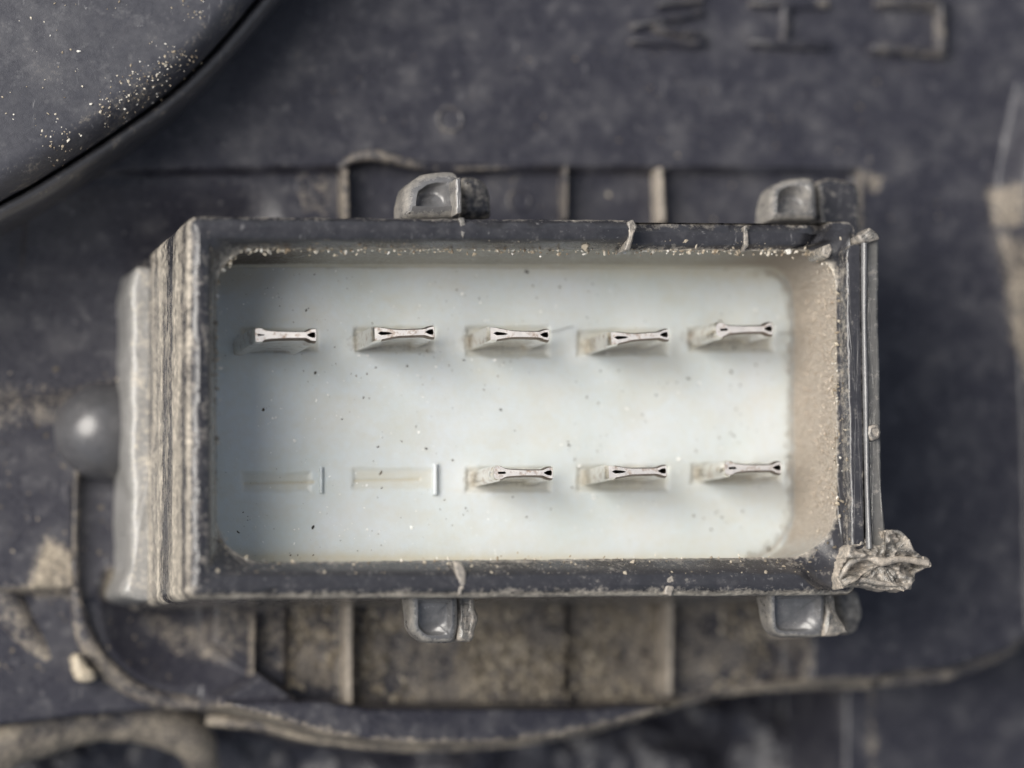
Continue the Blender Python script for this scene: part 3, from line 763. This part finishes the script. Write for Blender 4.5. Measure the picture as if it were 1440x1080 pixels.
# lower steps beside the lugs
lug('lug_step', [(648, 308), (648, 246), (680, 250), (690, 268), (694, 308)], 7.5, 4, M_SHROUD, shroud, bevel=.35, rough=.05, dust=.3, dust_side=.4, seed=305, soft=3)
lug('lug_step', [(1150, 345), (1148, 256), (1160, 250), (1198, 254), (1211, 262), (1212, 345)], 8.4, 4, M_SHROUD, shroud, bevel=.3, rough=.06, dust=.12, dust_side=.4, seed=306, soft=2, top_rough=.08)
lug('lug_step', [(643, 834), (643, 902), (662, 904), (672, 872), (668, 834)], 10.3, 4, M_CLEAR, shroud, bevel=.2, rough=.12, dust=.4, dust_side=.7, seed=307, soft=1, top_rough=.25, freq=2.5)
lug('lug_step', [(1158, 828), (1158, 896), (1178, 893), (1196, 890), (1180, 868), (1172, 828)], 10.5, 3, M_CLEAR, shroud, bevel=.2, rough=.12, dust=.45, dust_side=.7, seed=308, soft=1, top_rough=.2, freq=2.5)
lug('lug_step', [(1170, 830), (1186, 868), (1190, 893), (1206, 888), (1214, 866), (1208, 830)], 7.0, 0, M_SHROUD, shroud, bevel=.2, rough=.08, dust=.5, dust_side=.6, seed=309, soft=1)

# wall base left of the collar
chunk('wall_foot', [(208, 374), (190, 372), (184, 400), (184, 800), (172, 836), (205, 846), (262, 840), (262, 374)], 1.2, -7, M_PALE, shroud, bevel=.25, rough=.12, step=.2, soft=2, flare=.1, dust=.25, dust_side=.06, seed=310, freq=.7)

# rail along the right side: two rounded beads with a bright crest
chunk('side_rail', [(1190, 352), (1196, 344), (1211, 342), (1213, 520), (1217, 772), (1198, 775), (1195, 640), (1191, 480)], ZR, ZR-1.15, M_SHROUD, shroud, bevel=.1, rough=.04, step=.12, dust=.1, dust_side=.3, seed=320, rings=3)
chunk('side_rail', [(1217, 338), (1236, 336), (1236, 450), (1239, 600), (1240, 690), (1248, 772), (1224, 774), (1221, 640), (1218, 480)], ZR-.15, 4, M_CLEAR, shroud, bevel=.12, rough=.04, step=.12, dust=.12, dust_side=.2, seed=321, rings=3)
tube('rail_crest', [(1215, 342, ZR), (1215, 450, ZR), (1217, 560, ZR), (1219, 680, ZR), (1222, 772, ZR)], [.13, .11, .12, .1, .13], M_SCUFF, shroud, n=100, seg=12, flat=1.5, dust=.12, rough=.12, seed=322)

# torn flash and burrs
def flash_z(x, y): return ZR+.15+.5*math.sin(x*.06)*math.cos(y*.09)+random.uniform(-.08, .08)
def crumple(X, Y):
    a_ = 1-np.abs(2*fbm(X*.9+.4*Y, Y*1.3, 2.2, 333, 3)-1); b_ = 1-np.abs(2*fbm(X*2.2, Y*2.6, 5.2, 334, 3)-1)
    return 1.1*(a_-.8)+.5*(b_-.8)
chunk('torn_flash', [(1178, 802), (1176, 815), (1186, 828), (1212, 824), (1240, 829), (1272, 832), (1284, 824), (1288, 808), (1300, 802), (1311, 797), (1309, 786), (1297, 784), (1288, 774), (1279, 760), (1268, 748), (1252, 742), (1240, 746), (1238, 762), (1215, 758), (1197, 768), (1188, 786)],
      ZR, ZR-1.2, M_CLEAR, shroud, bevel=.1, rough=.12, step=.07, soft=1, slope=flash_z, dust=.55, dust_side=.9, seed=330, top_rough=.15, freq=2.4, rings=26, sharp=80, relief=crumple)['label'] = 'crumpled torn plastic flash at the collar corner'
tube('flash_fold', [(1182, 812, ZR), (1196, 792, ZR+.25), (1218, 784, ZR+.2), (1240, 790, ZR+.3), (1268, 786, ZR+.25), (1304, 792, ZR+.1)], [.08, .14, .1, .15, .12, .14], M_CLEAR, shroud, dust=.8, rough=.6, seed=331)
tube('flash_fold', [(1186, 824, ZR), (1212, 816, ZR+.15), (1236, 820, ZR+.2), (1280, 826, ZR)], [.08, .12, .12, .1], M_CLEAR, shroud, dust=.6, rough=.6, seed=332)
tube('flash_fold', [(1242, 748, ZR), (1266, 750, ZR+.1), (1282, 772, ZR+.1), (1284, 784, ZR)], [.06, .09, .09, .06], M_CLEAR, shroud, dust=.4, rough=.4, seed=333)

chunk('burr', [(1208, 332), (1224, 320), (1234, 328), (1238, 336), (1228, 338), (1212, 341)], ZR+.2, ZR-1.2, M_CLEAR, shroud, bevel=.1, rough=.08, step=.08, top_rough=.2, freq=3, dust=.35, seed=335)
chunk('burr', [(1222, 598), (1234, 596), (1240, 604), (1238, 616), (1226, 620), (1220, 610)], ZR+.2, ZR-.9, M_CLEAR, shroud, bevel=.12, rough=.06, step=.08, top_rough=.15, freq=3, dust=.4, seed=336)
chunk('burr', [(882, 312), (890, 308), (896, 318), (892, 332), (886, 350), (879, 352), (884, 330)], ZR+.12, ZR-1.6, M_CLEAR, shroud, bevel=.06, rough=.06, step=.07, top_rough=.15, freq=3, dust=.6, seed=337)
chunk('burr', [(1046, 318), (1051, 316), (1053, 345), (1045, 355), (1047, 340)], ZR-.75, ZR-2, M_CLEAR, shroud, bevel=.04, rough=.04, step=.07, freq=3, dust=.6, seed=338)
chunk('burr', [(1157, 346), (1168, 342), (1172, 352), (1166, 362), (1158, 360)], ZR-.1, ZR-2, M_CLEAR, shroud, bevel=.1, rough=.06, step=.07, freq=3, dust=.75, seed=339)
chunk('burr', [(644, 306), (653, 306), (656, 322), (651, 336), (648, 322)], ZR+.06, ZR-.5, M_CLEAR, shroud, bevel=.04, rough=.05, step=.07, freq=3, dust=.4, seed=340)
chunk('burr', [(638, 788), (648, 790), (656, 806), (654, 826), (645, 838), (646, 815)], ZR+.06, ZR-1.5, M_CLEAR, shroud, bevel=.06, rough=.06, step=.07, freq=3, dust=.55, seed=341)
chunk('burr', [(938, 812), (946, 808), (950, 822), (944, 840), (934, 836)], ZR+.05, ZR-1.5, M_CLEAR, shroud, bevel=.06, rough=.06, step=.07, freq=3, dust=.6, seed=342)

# loose specks on plate, rim and dusty wall
def plate_pts(n, seed):
    r = np.random.default_rng(seed); q = P(r.uniform(306, 1112, n), r.uniform(378, 782, n), ZP)
    i = np.clip(((q[:, 0]-px_[0])/stepp).astype(int), 0, len(px_)-1); j = np.clip(((q[:, 1]-py_[0])/stepp).astype(int), 0, len(py_)-1)
    q[:, 2] = PZ[i, j]
    kp = fbm(q[:, 0]*.45, q[:, 1]*.45, seed, 444) > .43; return q[kp], r
q, r = plate_pts(620, 401); grains('dark_specks', q, np.minimum(r.gamma(1.1, .014, len(q))+.008, .08), M_DARK, plate, seed=402, flat=.5)
q, r = plate_pts(700, 403); grains('white_specks', q, np.minimum(r.gamma(1.1, .014, len(q))+.008, .08), M_WHITE, plate, seed=404, flat=.5)
r = np.random.default_rng(405)
sel = r.integers(0, len(INN), 2600); sel = sel[(top[sel] | (r.random(2600) < .12))]
q = INN[sel]+np.stack([r.normal(0, .08, len(sel)), r.normal(0, .1, len(sel)), r.uniform(-.15, .12, len(sel))], -1)
grains('rim_crumbs', q, r.gamma(2, .014, len(sel))+.016, M_SAND, shroud, seed=406)
sel = r.integers(0, len(MID), 700); f = r.uniform(0, 1, 700)
q = MID[sel]*f[:, None]+INN[sel]*(1-f[:, None]); q[:, 2] = np.interp(1-f, [0, .4, .8, 1], [ZR-.12, ZR-.6, ZR-1, ZR-1.3])
q = q[(bot[sel]) | (r.random(700) < .4)]
grains('rim_crumbs', q, r.gamma(1.6, .018, len(q))+.015, M_DIRT, shroud, seed=407)

# dust grains caked on the right inner wall
nw = len(INN); r = np.random.default_rng(410)
idx = np.where(rightw > .6)[0]; k = r.choice(idx, 2600); z = r.uniform(ZP+.1, ZP+5.4, 2600)
q = INN[k].copy(); q[:, 2] = z; q[:, 0] += r.normal(-.02, .02, 2600); q[:, 1] += r.normal(0, .05, 2600)
grains('caked_dust', q, r.gamma(2, .007, 2600)+.009, M_DUSTG, wall, seed=411, flat=1)

# a few stray fibres on the plate
for i, pts in enumerate([[(772, 467), (784, 465), (796, 461), (806, 459)], [(1095, 470), (1106, 468), (1118, 472), (1124, 470)]]):
    tube('fibre', [(x, y, ZP+.12) for x, y in pts], .013, M_DARKF if i % 2 else M_CLEAR, plate, n=24, seg=6, seed=420+i)
